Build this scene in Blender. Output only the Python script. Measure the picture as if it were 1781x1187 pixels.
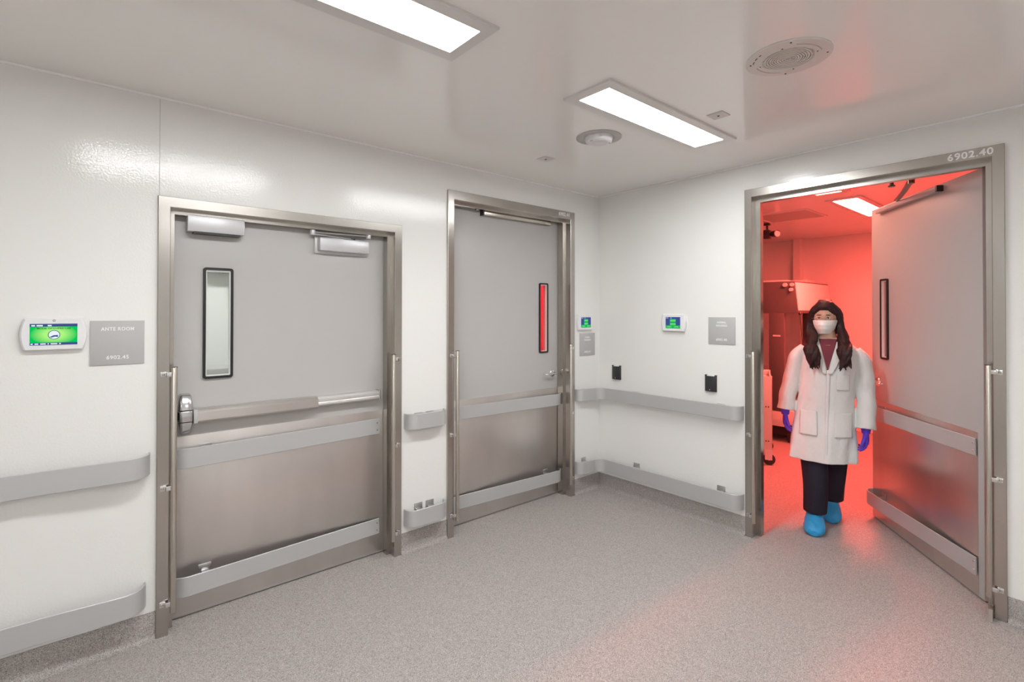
import bpy, bmesh, math, random
from mathutils import Vector, Matrix, noise
random.seed(7)
PI = math.pi
R = math.radians
for o in list(bpy.data.objects): bpy.data.objects.remove(o)
C = bpy.context.scene.collection
S = bpy.context.scene

# ------------------------------------------------------------------ camera, view, world
cd = bpy.data.cameras.new('camera'); cam = bpy.data.objects.new('camera', cd); C.objects.link(cam)
S.camera = cam
cd.sensor_fit = 'HORIZONTAL'; cd.sensor_width = 36.0
cd.lens = 886.2349 / 1781 * 36.0
cd.shift_y = 56.32 / 1781 * -1.0
cd.clip_start = 0.02
yaw, pit, rol = 0.861578, 0.007933, 0.000882
F = Vector((math.cos(yaw)*math.cos(pit), math.sin(yaw)*math.cos(pit), math.sin(pit)))
Rt = Vector((math.sin(yaw), -math.cos(yaw), 0)); U = Rt.cross(F)
R2 = Rt*math.cos(rol) + U*math.sin(rol); U2 = -Rt*math.sin(rol) + U*math.cos(rol)
m3 = Matrix((R2, U2, -F)).transposed()
cam.matrix_world = Matrix.Translation((-3.70, -3.0711, 1.61)) @ m3.to_4x4()
S.view_settings.view_transform = 'Standard'; S.view_settings.look = 'None'
S.view_settings.exposure = 0.0; S.view_settings.gamma = 1.0
S.view_settings.use_curve_mapping = False
w = bpy.data.worlds.new('world'); S.world = w; w.use_nodes = True
w.node_tree.nodes['Background'].inputs[0].default_value = (0.02, 0.02, 0.02, 1)
LIGHT = 43.0            # strength of the white ceiling panels
RED1 = (18.0, 8.5, 6.5)  # panel just inside the red room
RED2 = (215.0, 22.0, 16.5) # panel further in
CEIL = 2.687

# ------------------------------------------------------------------ materials
def mat(name, color, rough=0.5, metal=0.0, spec=0.5, **kw):
    m = bpy.data.materials.new(name); m.use_nodes = True
    nt = m.node_tree; b = nt.nodes['Principled BSDF']
    b.inputs['Base Color'].default_value = (*color, 1)
    b.inputs['Roughness'].default_value = rough
    b.inputs['Metallic'].default_value = metal
    b.inputs['Specular IOR Level'].default_value = spec
    for k, v in kw.items():
        b.inputs[k.replace('_', ' ')].default_value = v
    return m
def coords(nt, scale=(1, 1, 1)):
    tc = nt.nodes.new('ShaderNodeTexCoord'); mp = nt.nodes.new('ShaderNodeMapping')
    mp.inputs['Scale'].default_value = scale
    nt.links.new(tc.outputs['Object'], mp.inputs['Vector']); return mp.outputs['Vector']
def noise_bump(m, scale, strength, dist=0.01, detail=2, vec=(1, 1, 1), chain=None):
    nt = m.node_tree; n = nt.nodes.new('ShaderNodeTexNoise')
    n.inputs['Scale'].default_value = scale; n.inputs['Detail'].default_value = detail
    nt.links.new(coords(nt, vec), n.inputs['Vector'])
    bp = nt.nodes.new('ShaderNodeBump'); bp.inputs['Strength'].default_value = strength
    bp.inputs['Distance'].default_value = dist
    nt.links.new(n.outputs['Fac'], bp.inputs['Height'])
    if chain: nt.links.new(chain.outputs['Normal'], bp.inputs['Normal'])
    nt.links.new(bp.outputs['Normal'], nt.nodes['Principled BSDF'].inputs['Normal'])
    return bp
def noise_color(m, scale, c1, c2, vec=(1, 1, 1), lo=0.35, hi=0.65, detail=4, to='Base Color'):
    nt = m.node_tree; n = nt.nodes.new('ShaderNodeTexNoise')
    n.inputs['Scale'].default_value = scale; n.inputs['Detail'].default_value = detail
    nt.links.new(coords(nt, vec), n.inputs['Vector'])
    r = nt.nodes.new('ShaderNodeValToRGB')
    r.color_ramp.elements[0].position = lo; r.color_ramp.elements[1].position = hi
    r.color_ramp.elements[0].color = (*c1, 1); r.color_ramp.elements[1].color = (*c2, 1)
    nt.links.new(n.outputs['Fac'], r.inputs['Fac'])
    nt.links.new(r.outputs['Color'], nt.nodes['Principled BSDF'].inputs[to]); return r
M = {}
M['wall'] = mat('epoxy_wall', (0.84, 0.835, 0.81), 0.12, 0, 0.5)
b1 = noise_bump(M['wall'], 1.3, 0.20, 0.02, 1)
noise_bump(M['wall'], 110, 0.30, 0.0020, 1, chain=b1)
M['ceiling'] = mat('gloss_ceiling', (0.92, 0.91, 0.88), 0.14, 0, 0.5)
noise_bump(M['ceiling'], 2.0, 0.10, 0.01, 1)
def speckle(name, k=1.0):
    m = mat(name, (0.4, 0.36, 0.34), 0.55, 0, 0.3)
    nt = m.node_tree; v = nt.nodes.new('ShaderNodeTexVoronoi'); v.inputs['Scale'].default_value = 430
    nt.links.new(coords(nt), v.inputs['Vector'])
    r = nt.nodes.new('ShaderNodeValToRGB'); cr = r.color_ramp
    cr.interpolation = 'CONSTANT'
    cols = [(0.0, (0.22, 0.19, 0.175)), (0.16, (0.34, 0.305, 0.285)), (0.42, (0.42, 0.385, 0.365)), (0.72, (0.49, 0.455, 0.435)), (0.92, (0.62, 0.585, 0.56))]
    while len(cr.elements) < len(cols): cr.elements.new(0.5)
    for e, (p, c) in zip(cr.elements, cols): e.position = p; e.color = (*[x*k for x in c], 1)
    sep = nt.nodes.new('ShaderNodeSeparateColor'); nt.links.new(v.outputs['Color'], sep.inputs['Color'])
    nt.links.new(sep.outputs[0], r.inputs['Fac'])
    nt.links.new(r.outputs['Color'], nt.nodes['Principled BSDF'].inputs['Base Color'])
    return m
M['floor'] = speckle('speckled_floor', 0.98)
noise_bump(M['floor'], 90, 0.12, 0.002, 2)
M['cove'] = speckle('speckled_cove', 0.9)
def steel(name, col, rough, vec):
    m = mat(name, col, rough, 1.0)
    noise_bump(m, 40, 0.06, 0.002, 3, vec)
    noise_color(m, 3, tuple(x*0.92 for x in col), tuple(min(1, x*1.05) for x in col), (1, 1, 0.4))
    m.node_tree.nodes['Principled BSDF'].inputs['Anisotropic'].default_value = 0.4
    return m
M['steel'] = steel('brushed_steel', (0.50, 0.475, 0.44), 0.24, (6, 6, 0.15))
M['plate'] = steel('satin_steel_plate', (0.72, 0.685, 0.66), 0.36, (0.3, 0.3, 8))
M['bar'] = mat('polished_steel_bar', (0.62, 0.58, 0.52), 0.26, 1.0)
M['chrome'] = mat('bright_chrome', (0.8, 0.8, 0.81), 0.14, 1.0)
M['rail'] = mat('satin_aluminium', (0.54, 0.54, 0.54), 0.42, 0.3)
noise_bump(M['rail'], 60, 0.03, 0.001, 1, (0.2, 0.2, 12))
M['railcap'] = mat('bare_aluminium', (0.7, 0.7, 0.7), 0.3, 1.0)
M['door'] = mat('grey_door_paint', (0.50, 0.485, 0.47), 0.38, 0, 0.4)
noise_bump(M['door'], 120, 0.08, 0.001, 2)
M['closer'] = mat('silver_paint', (0.60, 0.60, 0.61), 0.35, 0.25)
M['arm'] = mat('dark_bronze_metal', (0.20, 0.185, 0.165), 0.3, 0.9)
M['black'] = mat('black_rubber', (0.012, 0.012, 0.013), 0.35)
M['dark'] = mat('charcoal_plastic', (0.03, 0.03, 0.032), 0.32)
M['white'] = mat('white_plastic', (0.82, 0.82, 0.83), 0.35)
M['offwhite'] = mat('offwhite_paint', (0.70, 0.67, 0.63), 0.4)
M['greyring'] = mat('grey_plastic', (0.50, 0.49, 0.47), 0.4)
M['lampframe'] = mat('lamp_trim_paint', (0.72, 0.70, 0.68), 0.35, 0.1)
M['caulk'] = mat('pale_sealant', (0.93, 0.92, 0.90), 0.6)
M['joint'] = mat('joint_line', (0.55, 0.54, 0.52), 0.5)
M['sign'] = mat('sign_grey', (0.47, 0.47, 0.465), 0.45)
M['letter'] = mat('white_letter', (0.85, 0.85, 0.84), 0.5)
M['gasketinner'] = mat('light_grey_bead', (0.72, 0.72, 0.70), 0.4)
def emis(name, col, st):
    m = bpy.data.materials.new(name); m.use_nodes = True; nt = m.node_tree
    nt.nodes.clear(); e = nt.nodes.new('ShaderNodeEmission'); o = nt.nodes.new('ShaderNodeOutputMaterial')
    e.inputs['Color'].default_value = (*col, 1); e.inputs['Strength'].default_value = st
    nt.links.new(e.outputs[0], o.inputs[0]); return m
M['lamp'] = emis('lamp_white', (0.972, 0.986, 0.992), LIGHT)
M['fillrear'] = emis('fill_white_rear', (0.972, 0.986, 0.992), 52.0)  # emission of the two added fill panels behind the camera
M['lampdim'] = emis('lamp_white_ante', (0.98, 1.0, 0.99), 38.0)
mx = max(RED1); M['fillside'] = emis('fill_white_side', (0.972, 0.986, 0.992), 28.0)  # weaker emission for the added fill panel at the far left
mx = max(RED1); M['red1'] = emis('lamp_red_near', tuple(x/mx for x in RED1), mx)
mx = max(RED2); M['red2'] = emis('lamp_red_far', tuple(x/mx for x in RED2), mx)
M['red3'] = emis('lamp_red_closet', (1, 0.008, 0.02), 60.0)
M['scr_blue'] = emis('screen_blue', (0.06, 0.09, 0.30), 0.9)
M['scr_green'] = emis('screen_green', (0.02, 0.62, 0.10), 0.85)
M['scr_white'] = emis('screen_white', (0.85, 0.95, 1.0), 0.95)
M['scr_pale'] = emis('screen_pale_green', (0.25, 0.85, 0.3), 0.9)
M['scr_dark'] = emis('screen_dark_green', (0.01, 0.22, 0.03), 0.7)
def screen_glow():
    m = emis('screen_green_glow', (0, 1, 0), 1.0); nt = m.node_tree
    e = [n for n in nt.nodes if n.type == 'EMISSION'][0]
    tc = nt.nodes.new('ShaderNodeTexCoord'); mp = nt.nodes.new('ShaderNodeMapping')
    mp.inputs['Location'].default_value = (-1.0, 0, -1.0); mp.inputs['Scale'].default_value = (2.0, 0, 2.0)
    g = nt.nodes.new('ShaderNodeTexGradient'); g.gradient_type = 'SPHERICAL'
    nt.links.new(tc.outputs['Generated'], mp.inputs['Vector']); nt.links.new(mp.outputs[0], g.inputs[0])
    r = nt.nodes.new('ShaderNodeValToRGB')
    r.color_ramp.elements[0].color = (0.0, 0.60, 0.10, 1); r.color_ramp.elements[1].color = (0.42, 0.92, 0.22, 1)
    r.color_ramp.elements[1].position = 0.6
    nt.links.new(g.outputs['Color'], r.inputs[0]); nt.links.new(r.outputs[0], e.inputs['Color']); return m
M['scr_glow'] = screen_glow()
def glass(name, tint=(1, 1, 1)):
    m = bpy.data.materials.new(name); m.use_nodes = True; nt = m.node_tree; nt.nodes.clear()
    t = nt.nodes.new('ShaderNodeBsdfTransparent'); t.inputs[0].default_value = (*tint, 1)
    g = nt.nodes.new('ShaderNodeBsdfGlossy'); g.inputs['Roughness'].default_value = 0.02
    lw = nt.nodes.new('ShaderNodeLayerWeight'); pw = nt.nodes.new('ShaderNodeMath'); pw.operation = 'POWER'; pw.inputs[1].default_value = 5
    nt.links.new(lw.outputs['Facing'], pw.inputs[0])
    f = nt.nodes.new('ShaderNodeMath'); f.operation = 'MULTIPLY_ADD'; f.inputs[1].default_value = .95; f.inputs[2].default_value = .03
    nt.links.new(pw.outputs[0], f.inputs[0])
    x = nt.nodes.new('ShaderNodeMixShader'); o = nt.nodes.new('ShaderNodeOutputMaterial')
    nt.links.new(f.outputs[0], x.inputs[0]); nt.links.new(t.outputs[0], x.inputs[1]); nt.links.new(g.outputs[0], x.inputs[2])
    nt.links.new(x.outputs[0], o.inputs[0]); return m
M['glass'] = glass('clear_glass', (0.93, 0.95, 0.94))
# figure
M['skin'] = mat('skin', (0.56, 0.34, 0.25), 0.5, 0, 0.4)
M['hair'] = mat('dark_hair', (0.026, 0.009, 0.009), 0.5, 0, 0.3)
noise_bump(M['hair'], 60, 0.6, 0.004, 3, (3, 3, 0.4))
M['coat'] = mat('white_cotton', (0.72, 0.715, 0.70), 0.85, 0, 0.15)
noise_bump(M['coat'], 8, 0.8, 0.03, 3, (1, 1, 0.6))
M['shirt'] = mat('maroon_knit', (0.20, 0.045, 0.06), 0.8, 0, 0.2)
M['trouser'] = mat('navy_trousers', (0.022, 0.020, 0.032), 0.8, 0, 0.2)
noise_bump(M['trouser'], 10, 0.4, 0.02, 2, (1, 1, 0.3))
M['bootie'] = mat('blue_shoe_cover', (0.03, 0.33, 0.66), 0.45, 0, 0.4)
noise_bump(M['bootie'], 28, 0.7, 0.01, 3, (1, 1, 0.5))
M['glove'] = mat('purple_nitrile', (0.09, 0.035, 0.52), 0.42, 0, 0.4)
M['mask'] = mat('white_mask', (0.85, 0.84, 0.80), 0.85, 0, 0.1)
M['eyewhite'] = mat('eye_white', (0.75, 0.72, 0.70), 0.3)
M['iris'] = mat('dark_iris', (0.02, 0.01, 0.008), 0.2)
M['gold'] = mat('thin_gold', (0.75, 0.5, 0.3), 0.25, 1.0)
M['cart'] = mat('cart_plastic', (0.72, 0.70, 0.67), 0.45)
M['panelwhite'] = mat('white_enamel', (0.9, 0.88, 0.84), 0.4)
M['hood'] = mat('hood_enamel', (0.74, 0.72, 0.69), 0.35)
M['hoodpost'] = mat('hood_post_grey', (0.11, 0.105, 0.10), 0.4)

# ------------------------------------------------------------------ helpers
class MB:
    def __init__(s): s.v = []; s.f = []
    def add(s, vs, fs):
        n = len(s.v); s.v += [tuple(v) for v in vs]; s.f += [tuple(i+n for i in f) for f in fs]; return s
    def box(s, x0, x1, y0, y1, z0, z1, m=None):
        vs = [Vector((x, y, z)) for x in (x0, x1) for y in (y0, y1) for z in (z0, z1)]
        if m: vs = [m @ v for v in vs]
        return s.add(vs, [(0, 1, 3, 2), (4, 6, 7, 5), (0, 4, 5, 1), (2, 3, 7, 6), (0, 2, 6, 4), (1, 5, 7, 3)])
    def cyl(s, p0, p1, r, n=16, r1=None, cap=True):
        p0 = Vector(p0); p1 = Vector(p1); d = (p1-p0).normalized(); r1 = r if r1 is None else r1
        a = d.orthogonal().normalized(); b = d.cross(a)
        vs = []
        for p, rr in ((p0, r), (p1, r1)):
            for i in range(n): t = 2*PI*i/n; vs.append(p + a*rr*math.cos(t) + b*rr*math.sin(t))
        fs = [(i, (i+1) % n, n+(i+1) % n, n+i) for i in range(n)]
        if cap: fs += [tuple(range(n-1, -1, -1)), tuple(range(n, 2*n))]
        return s.add(vs, fs)
    def loft(s, rings, cap=True, closed=True):
        n = len(rings[0]); vs = [p for r in rings for p in r]; fs = []
        for k in range(len(rings)-1):
            for i in range(n if closed else n-1):
                j = (i+1) % n; fs.append((k*n+i, k*n+j, (k+1)*n+j, (k+1)*n+i))
        if cap: fs += [tuple(range(n-1, -1, -1)), tuple((len(rings)-1)*n+i for i in range(n))]
        return s.add(vs, fs)
    def lathe(s, prof, c, n=48, axis='z', cap=False):
        rings = []
        for r, h in prof:
            ring = []
            for i in range(n):
                t = 2*PI*i/n
                if axis == 'z': ring.append(Vector((c[0]+r*math.cos(t), c[1]+r*math.sin(t), c[2]+h)))
                elif axis == 'y': ring.append(Vector((c[0]+r*math.cos(t), c[1]+h, c[2]+r*math.sin(t))))
                else: ring.append(Vector((c[0]+h, c[1]+r*math.cos(t), c[2]+r*math.sin(t))))
            rings.append(ring)
        return s.loft(rings, cap)
    def prism(s, poly, a0, a1, axis='x'):
        def P(p, a): return {'x': (a, p[0], p[1]), 'y': (p[0], a, p[1]), 'z': (p[0], p[1], a)}[axis]
        return s.loft([[Vector(P(p, a0)) for p in poly], [Vector(P(p, a1)) for p in poly]])
    def tube(s, pts, radii, n=14, cap=True, side=None):
        """tapering tube along points; radii floats or (ra, rb)"""
        pts = [Vector(p) for p in pts]; rings = []; prev = Vector(side) if side else Vector((1, 0, 0))
        for k, p in enumerate(pts):
            t = (pts[min(k+1, len(pts)-1)] - pts[max(k-1, 0)]).normalized()
            a = prev - t*prev.dot(t)
            if a.length < 1e-4: a = t.orthogonal()
            a.normalize(); prev = a; b = t.cross(a)
            r = radii[k] if isinstance(radii, (list, tuple)) else radii
            ra, rb = r if isinstance(r, (list, tuple)) else (r, r)
            rings.append([p + a*ra*math.cos(2*PI*i/n) + b*rb*math.sin(2*PI*i/n) for i in range(n)])
        return s.loft(rings, cap)
    def strip(s, path, z0, z1, th):
        """upright band following a plan path (x, y), thickness th, rounded top and bottom edges"""
        n = len(path); L = []
        for k in range(n):
            a = Vector(path[max(k-1, 0)]); b = Vector(path[min(k+1, n-1)]); d = (b-a).normalized()
            L.append(Vector((-d.y, d.x)))
        e = th*0.35; rings = []
        for k in range(n):
            p = Vector(path[k]); q = L[k]*th/2; q2 = L[k]*(th/2-e)
            prof = [(p+q, z0+e), (p+q, z1-e), (p+q2, z1), (p-q2, z1), (p-q, z1-e), (p-q, z0+e), (p-q2, z0), (p+q2, z0)]
            rings.append([Vector((a.x, a.y, z)) for a, z in prof])
        return s.loft(rings)
    def build(s, name, m, parent=None, bevel=0, smooth=30, seg=2):
        me = bpy.data.meshes.new(name); me.from_pydata(s.v, [], s.f); me.update()
        bm = bmesh.new(); bm.from_mesh(me); bmesh.ops.recalc_face_normals(bm, faces=bm.faces)
        if bevel:
            bmesh.ops.bevel(bm, geom=[e for e in bm.edges if e.calc_face_angle(0) > R(40)], offset=bevel, segments=seg, affect='EDGES', profile=0.5, clamp_overlap=True)
        bm.to_mesh(me); bm.free()
        me.polygons.foreach_set('use_smooth', [bool(smooth)]*len(me.polygons))
        if smooth: me.set_sharp_from_angle(angle=R(smooth))
        me.materials.append(M[m]); o = bpy.data.objects.new(name, me); C.objects.link(o)
        if parent is not None: o.parent = parent
        return o
def box(x0, x1, y0, y1, z0, z1): return MB().box(x0, x1, y0, y1, z0, z1)
def tag(o, label, cat=None, group=None, kind=None):
    if label: o['label'] = label
    if cat: o['category'] = cat
    if group: o['group'] = group
    if kind: o['kind'] = kind
    return o
def thing(name, label, cat, loc=(0, 0, 0), rz=0, group=None, kind=None):
    o = bpy.data.objects.new(name, None); C.objects.link(o); o.empty_display_size = 0.1
    o.location = loc; o.rotation_euler = (0, 0, rz); return tag(o, label, cat, group, kind)
def struct(o, label, cat): return tag(o, label, cat, None, 'structure')
def copy_tree(o, parent=None):
    c = o.copy(); C.objects.link(c); c.parent = parent
    for ch in list(o.children): copy_tree(ch, c)
    return c
def text(name, s, size, m, parent, x, y, z, depth=0.001, sx=1.0, spacing=1.0, align='CENTER'):
    """upright raised lettering facing -y in the parent's frame"""
    cu = bpy.data.curves.new(name, 'FONT'); cu.body = s; cu.size = size; cu.extrude = depth
    cu.offset = size*.022
    cu.align_x = align; cu.align_y = 'CENTER'; cu.space_character = spacing
    t = bpy.data.objects.new(name, cu); C.objects.link(t)
    bpy.context.view_layer.update()
    me = bpy.data.meshes.new_from_object(t.evaluated_get(bpy.context.evaluated_depsgraph_get()))
    bpy.data.objects.remove(t)
    me.transform(Matrix.Translation((x, y, z)) @ Matrix.Rotation(PI/2, 4, 'X') @ Matrix.Diagonal((sx, 1, 1, 1)))
    me.materials.clear(); me.materials.append(M[m])
    o = bpy.data.objects.new(name, me); C.objects.link(o); o.parent = parent; return o
A_ROT, B_ROT = 0.0, -PI/2

# ------------------------------------------------------------------ room shell
T = 0.155
X_END, Y_END = -6.6, -5.6
D1 = (-3.389, -2.045, 2.191); D2 = (-1.680, -0.348, 2.493); D3 = (-1.367, -2.731, 2.500)
e = 0.012
RY1 = 3.2
def holed(mb, axis, a0, a1, holes, c0, c1, top):
    cur = a0
    for h0, h1, hz in holes:
        for lo, hi, z0, z1 in ((cur, h0, 0, top), (h0, h1, hz, top)):
            if axis == 'x': mb.box(lo, hi, c0, c1, z0, z1)
            else: mb.box(c0, c1, lo, hi, z0, z1)
        cur = h1
    if axis == 'x': mb.box(cur, a1, c0, c1, 0, top)
    else: mb.box(c0, c1, cur, a1, 0, top)
    return mb
wl = holed(MB(), 'x', X_END, 0, [(D1[0]+e, D1[1]-e, D1[2]-e), (D2[0]+e, D2[1]-e, D2[2]-e)], 0, T, CEIL)
struct(wl.build('wall_left', 'wall', smooth=0), 'long glossy white wall with the two closed grey doors', 'wall')
wr = holed(MB(), 'y', Y_END, RY1, [(D3[1]+e, D3[0]-e, D3[2]-e)], 0, T, CEIL)
struct(wr.build('wall_right', 'wall', smooth=0), 'glossy white wall pierced by the open doorway of the red room', 'wall')
struct(box(X_END-.1, X_END, Y_END, 0.155, 0, CEIL).build('wall_west', 'wall', smooth=0), 'white end wall of the corridor behind the camera', 'wall')
struct(box(X_END, T, Y_END-.1, Y_END, 0, CEIL).build('wall_back', 'wall', smooth=0), 'white wall closing the corridor opposite the two closed doors', 'wall')
struct(box(X_END-.1, T/2, Y_END-.1, 2.3, -0.1, 0).build('floor', 'floor', smooth=0), 'speckled beige grey resin floor of the corridor', 'floor')
struct(box(X_END-.1, T/2, Y_END-.1, T, CEIL, CEIL+.1).build('ceiling', 'ceiling', smooth=0), 'glossy off-white corridor ceiling with recessed lights', 'ceiling')
# red room beyond the open door
RX, RY0, RY1 = 4.40, -3.6, 3.2
struct(box(T/2, RX+.1, RY0-.1, RY1+.1, -0.1, 0).build('floor', 'floor', smooth=0), 'speckled floor of the red-lit room beyond the doorway', 'floor')
struct(box(T/2, RX+.1, RY0-.1, RY1+.1, CEIL, CEIL+.1).build('ceiling', 'ceiling', smooth=0), 'red-lit ceiling of the room beyond the doorway', 'ceiling')
struct(box(RX, RX+.1, RY0, RY1, 0, CEIL).build('wall_far', 'wall', smooth=0), 'far wall of the red-lit room', 'wall')
struct(box(T, RX, RY1, RY1+.1, 0, CEIL).build('wall_north', 'wall', smooth=0), 'left wall of the red-lit room behind the hood', 'wall')
struct(box(T, RX, RY0-.1, RY0, 0, CEIL).build('wall_south', 'wall', smooth=0), 'right wall of the red-lit room behind the door leaf', 'wall')
struct(box(RX-.13, RX, -0.190, -0.095, 0, CEIL).build('trim_7', 'wall', smooth=0), 'narrow boxed pilaster on the far wall of the red room', 'pilaster')
# closet behind the middle door and ante room behind the left door
cl = MB(); cl.box(-1.95, -1.85, T, 1.2, 0, CEIL); cl.box(-1.95, 0, 1.1, 1.2, 0, CEIL)
struct(cl.build('wall_inner', 'wall', smooth=0), 'inner walls of the red-lit room behind the tall closed door', 'wall')
struct(box(-1.95, 0, T, 1.2, CEIL, CEIL+.1).build('ceiling', 'ceiling', smooth=0), 'ceiling of the room behind the tall closed door', 'ceiling')
an = MB(); an.box(-4.2, -4.1, T, 2.2, 0, CEIL); an.box(-4.1, -1.95, 2.1, 2.2, 0, CEIL); an.box(-2.05, -1.95, T, 2.1, 0, CEIL)
struct(an.build('wall_inner', 'wall', smooth=0), 'white walls of the ante room seen through the left door window', 'wall')
struct(box(-4.2, -1.95, T, 2.2, CEIL, CEIL+.1).build('ceiling', 'ceiling', smooth=0), 'ceiling of the ante room behind the left door', 'ceiling')
# sealant lines and panel joint
struct(box(X_END, -0.0, -0.011, 0.0, CEIL-.011, CEIL-.0005).build('trim_1', 'caulk'), 'pale sealant line where the left wall meets the ceiling', 'trim')
struct(box(-0.011, 0, Y_END, -0.011, CEIL-.011, CEIL-.0005).build('trim_2', 'caulk'), 'pale sealant line where the doorway wall meets the ceiling', 'trim')
struct(box(-3.384, -3.381, -0.0012, 0, D1[2]+.001, CEIL-.007).build('trim_3', 'joint'), 'fine vertical panel joint above the corner of the left door', 'trim')

# coved base
def cove_prof(h=0.133, t=0.006, r=0.035, n=7):
    p = [(0, 0), (0, h), (t*0.6, h), (t, h-.003)]
    for i in range(n+1):
        a = PI/2*i/n; p.append((t + r - r*math.cos(a), 0.0008 + r - r*math.sin(a)))
    return p + [(t+r, 0)]
def cove(name, a0, a1, wall, label):
    pr = cove_prof()
    if wall == 'A': rings = [[Vector((a, -d, z)) for d, z in pr] for a in (a0, a1)]
    else: rings = [[Vector((-d, a, z)) for d, z in pr] for a in (a0, a1)]
    struct(MB().loft(rings).build(name, 'cove', smooth=50), label, 'baseboard')
cove('baseboard_left', X_END, D1[0]-.001, 'A', 'speckled coved base left of the panic-bar door')
cove('baseboard_middle', D1[1]+.001, D2[0]-.001, 'A', 'short speckled coved base between the two closed doors')
cove('baseboard_corner', D2[1]+.001, -0.0, 'A', 'short speckled coved base right of the tall closed door')
cove('baseboard_right', D3[0]+.001, -0.0, 'B', 'speckled coved base under the rails between corner and doorway')
cove('baseboard_far_right', Y_END, D3[1]-.001, 'B', 'speckled coved base right of the open doorway')

# ------------------------------------------------------------------ door frames (steel, double rabbet)
def door_frame(name, loc, rz, W, H, fw, fh, c0, c1, s, D, label, rods=True, rod_r=0.0135):
    t = thing(name, label, 'door frame', loc, rz, kind='structure')
    prof = [(0, 0), (0, -.016), (.002, -.018), (fw-.002, -.018), (fw, -.016), (fw, c0), (fw+s, c0), (fw+s, c1), (fw, c1), (fw, D), (e, D), (e, 0)]
    rings = []
    for side, top in ((0, 0), (0, 1), (1, 1), (1, 0)):
        ring = []
        for u, y in prof:
            uh = u + (fh-fw) if u > .02 else u
            ring.append(Vector((W-u if side else u, y, H-uh if top else 0)))
        rings.append(ring)
    MB().loft(rings).build('frame', 'steel', t, smooth=20)
    for side in (0, 1):
        x = fw + .017 if side == 0 else W - fw - .017
        x2 = fw - .012 if side == 0 else W - fw + .012
        MB().cyl((x, -.036, .115), (x, -.036, 1.335), rod_r, 20).build('guard_rod', 'bar', t, bevel=.002)
        MB().cyl((x, -.036, 1.335), (x, -.036, 1.3375), rod_r+.001, 20).build('rod_cap', 'dark', t)
        for z in (.16, .735, 1.30):
            k = MB()
            sg = -1 if side == 0 else 1
            k.box(min(x, x2+sg*.008), max(x, x2+sg*.008), -.040, -.034, z-.011, z+.011)
            k.box(x2-.004+sg*.006, x2+.004+sg*.006, -.040, -.0165, z-.011, z+.011)
            k.box(min(x2, x2+sg*.026), max(x2, x2+sg*.026), -.024, -.018, z-.013, z+.013)
            b = k.build('rod_bracket', 'chrome', t, bevel=.0015)
            MB().lathe([(.0001, -.0075), (.004, -.007), (.006, -.003), (.0065, 0)], (x2+sg*.016, -.024, z), 12, 'y').build('screw', 'bar', b)
    return t
f1 = door_frame('trim_4', (D1[0], 0, 0), A_ROT, 1.344, 2.191, .052, .052, .045, .100, .024, T, 'stainless steel frame around the left door with panic bar')
f2 = door_frame('trim_5', (D2[0], 0, 0), A_ROT, 1.332, 2.493, .053, .066, .060, .122, .020, T+.02, 'tall stainless steel frame around the closed door numbered 6902.41')
f3 = door_frame('trim_6', (0, D3[0], 0), B_ROT, 1.364, 2.500, .050, .058, .055, .100, .032, T, 'tall stainless steel frame of the open doorway numbered 6902.40')
text('room_number', '6902.41', .042, 'letter', f2, 1.197, -.0185, 2.462, .0006, 1.0, 1.02)
text('room_number', '6902.40', .050, 'letter', f3, 1.228, -.0185, 2.470, .0006, 1.05, 1.12)
# strike and hinge plates on the right jamb of the left door
for z0 in (.30, .80): box(1.290, 1.2925, .062, .082, z0, z0+.10).build('hinge_plate', 'bar', f1)
MB().prism([(-.075, 0), (.0, 0), (.0, .06), (-.03, .075), (-.06, .06)], 1.295, 1.312, 'x').build('foot_block', 'steel', f3)

# ------------------------------------------------------------------ door leaves
def leaf_slab(w, h, sgn, win, th=.045):
    """w wide leaf, hinge at x=0, body towards sgn; win = (u0,u1,z0,z1) measured from the hinge"""
    mb = MB(); u0, u1, z0, z1 = win
    def bx(a, b, c, d):
        xa, xb = sorted((a*sgn, b*sgn)); mb.box(xa, xb, 0, th, c, d)
    # one connected slab with a rectangular hole
    us = [0, u0, u1, w]; zs = [.008, z0, z1, h]; idx = {}
    vs = []; fs = []
    for yi, y in enumerate((0, th)):
        for i, u in enumerate(us):
            for j, z in enumerate(zs): idx[(yi, i, j)] = len(vs); vs.append((u*sgn, y, z))
    for yi in (0, 1):
        for i in range(3):
            for j in range(3):
                if i == 1 and j == 1: continue
                fs.append((idx[yi, i, j], idx[yi, i+1, j], idx[yi, i+1, j+1], idx[yi, i, j+1]))
    for i in range(3):
        for j in (0, 3): fs.append((idx[0, i, j], idx[0, i+1, j], idx[1, i+1, j], idx[1, i, j]))
    for j in range(3):
        for i in (0, 3): fs.append((idx[0, i, j], idx[0, i, j+1], idx[1, i, j+1], idx[1, i, j]))
    for i in (1, 2): fs.append((idx[0, i, 1], idx[0, i, 2], idx[1, i, 2], idx[1, i, 1]))
    for j in (1, 2): fs.append((idx[0, 1, j], idx[0, 2, j], idx[1, 2, j], idx[1, 1, j]))
    return mb.add(vs, fs)
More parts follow.
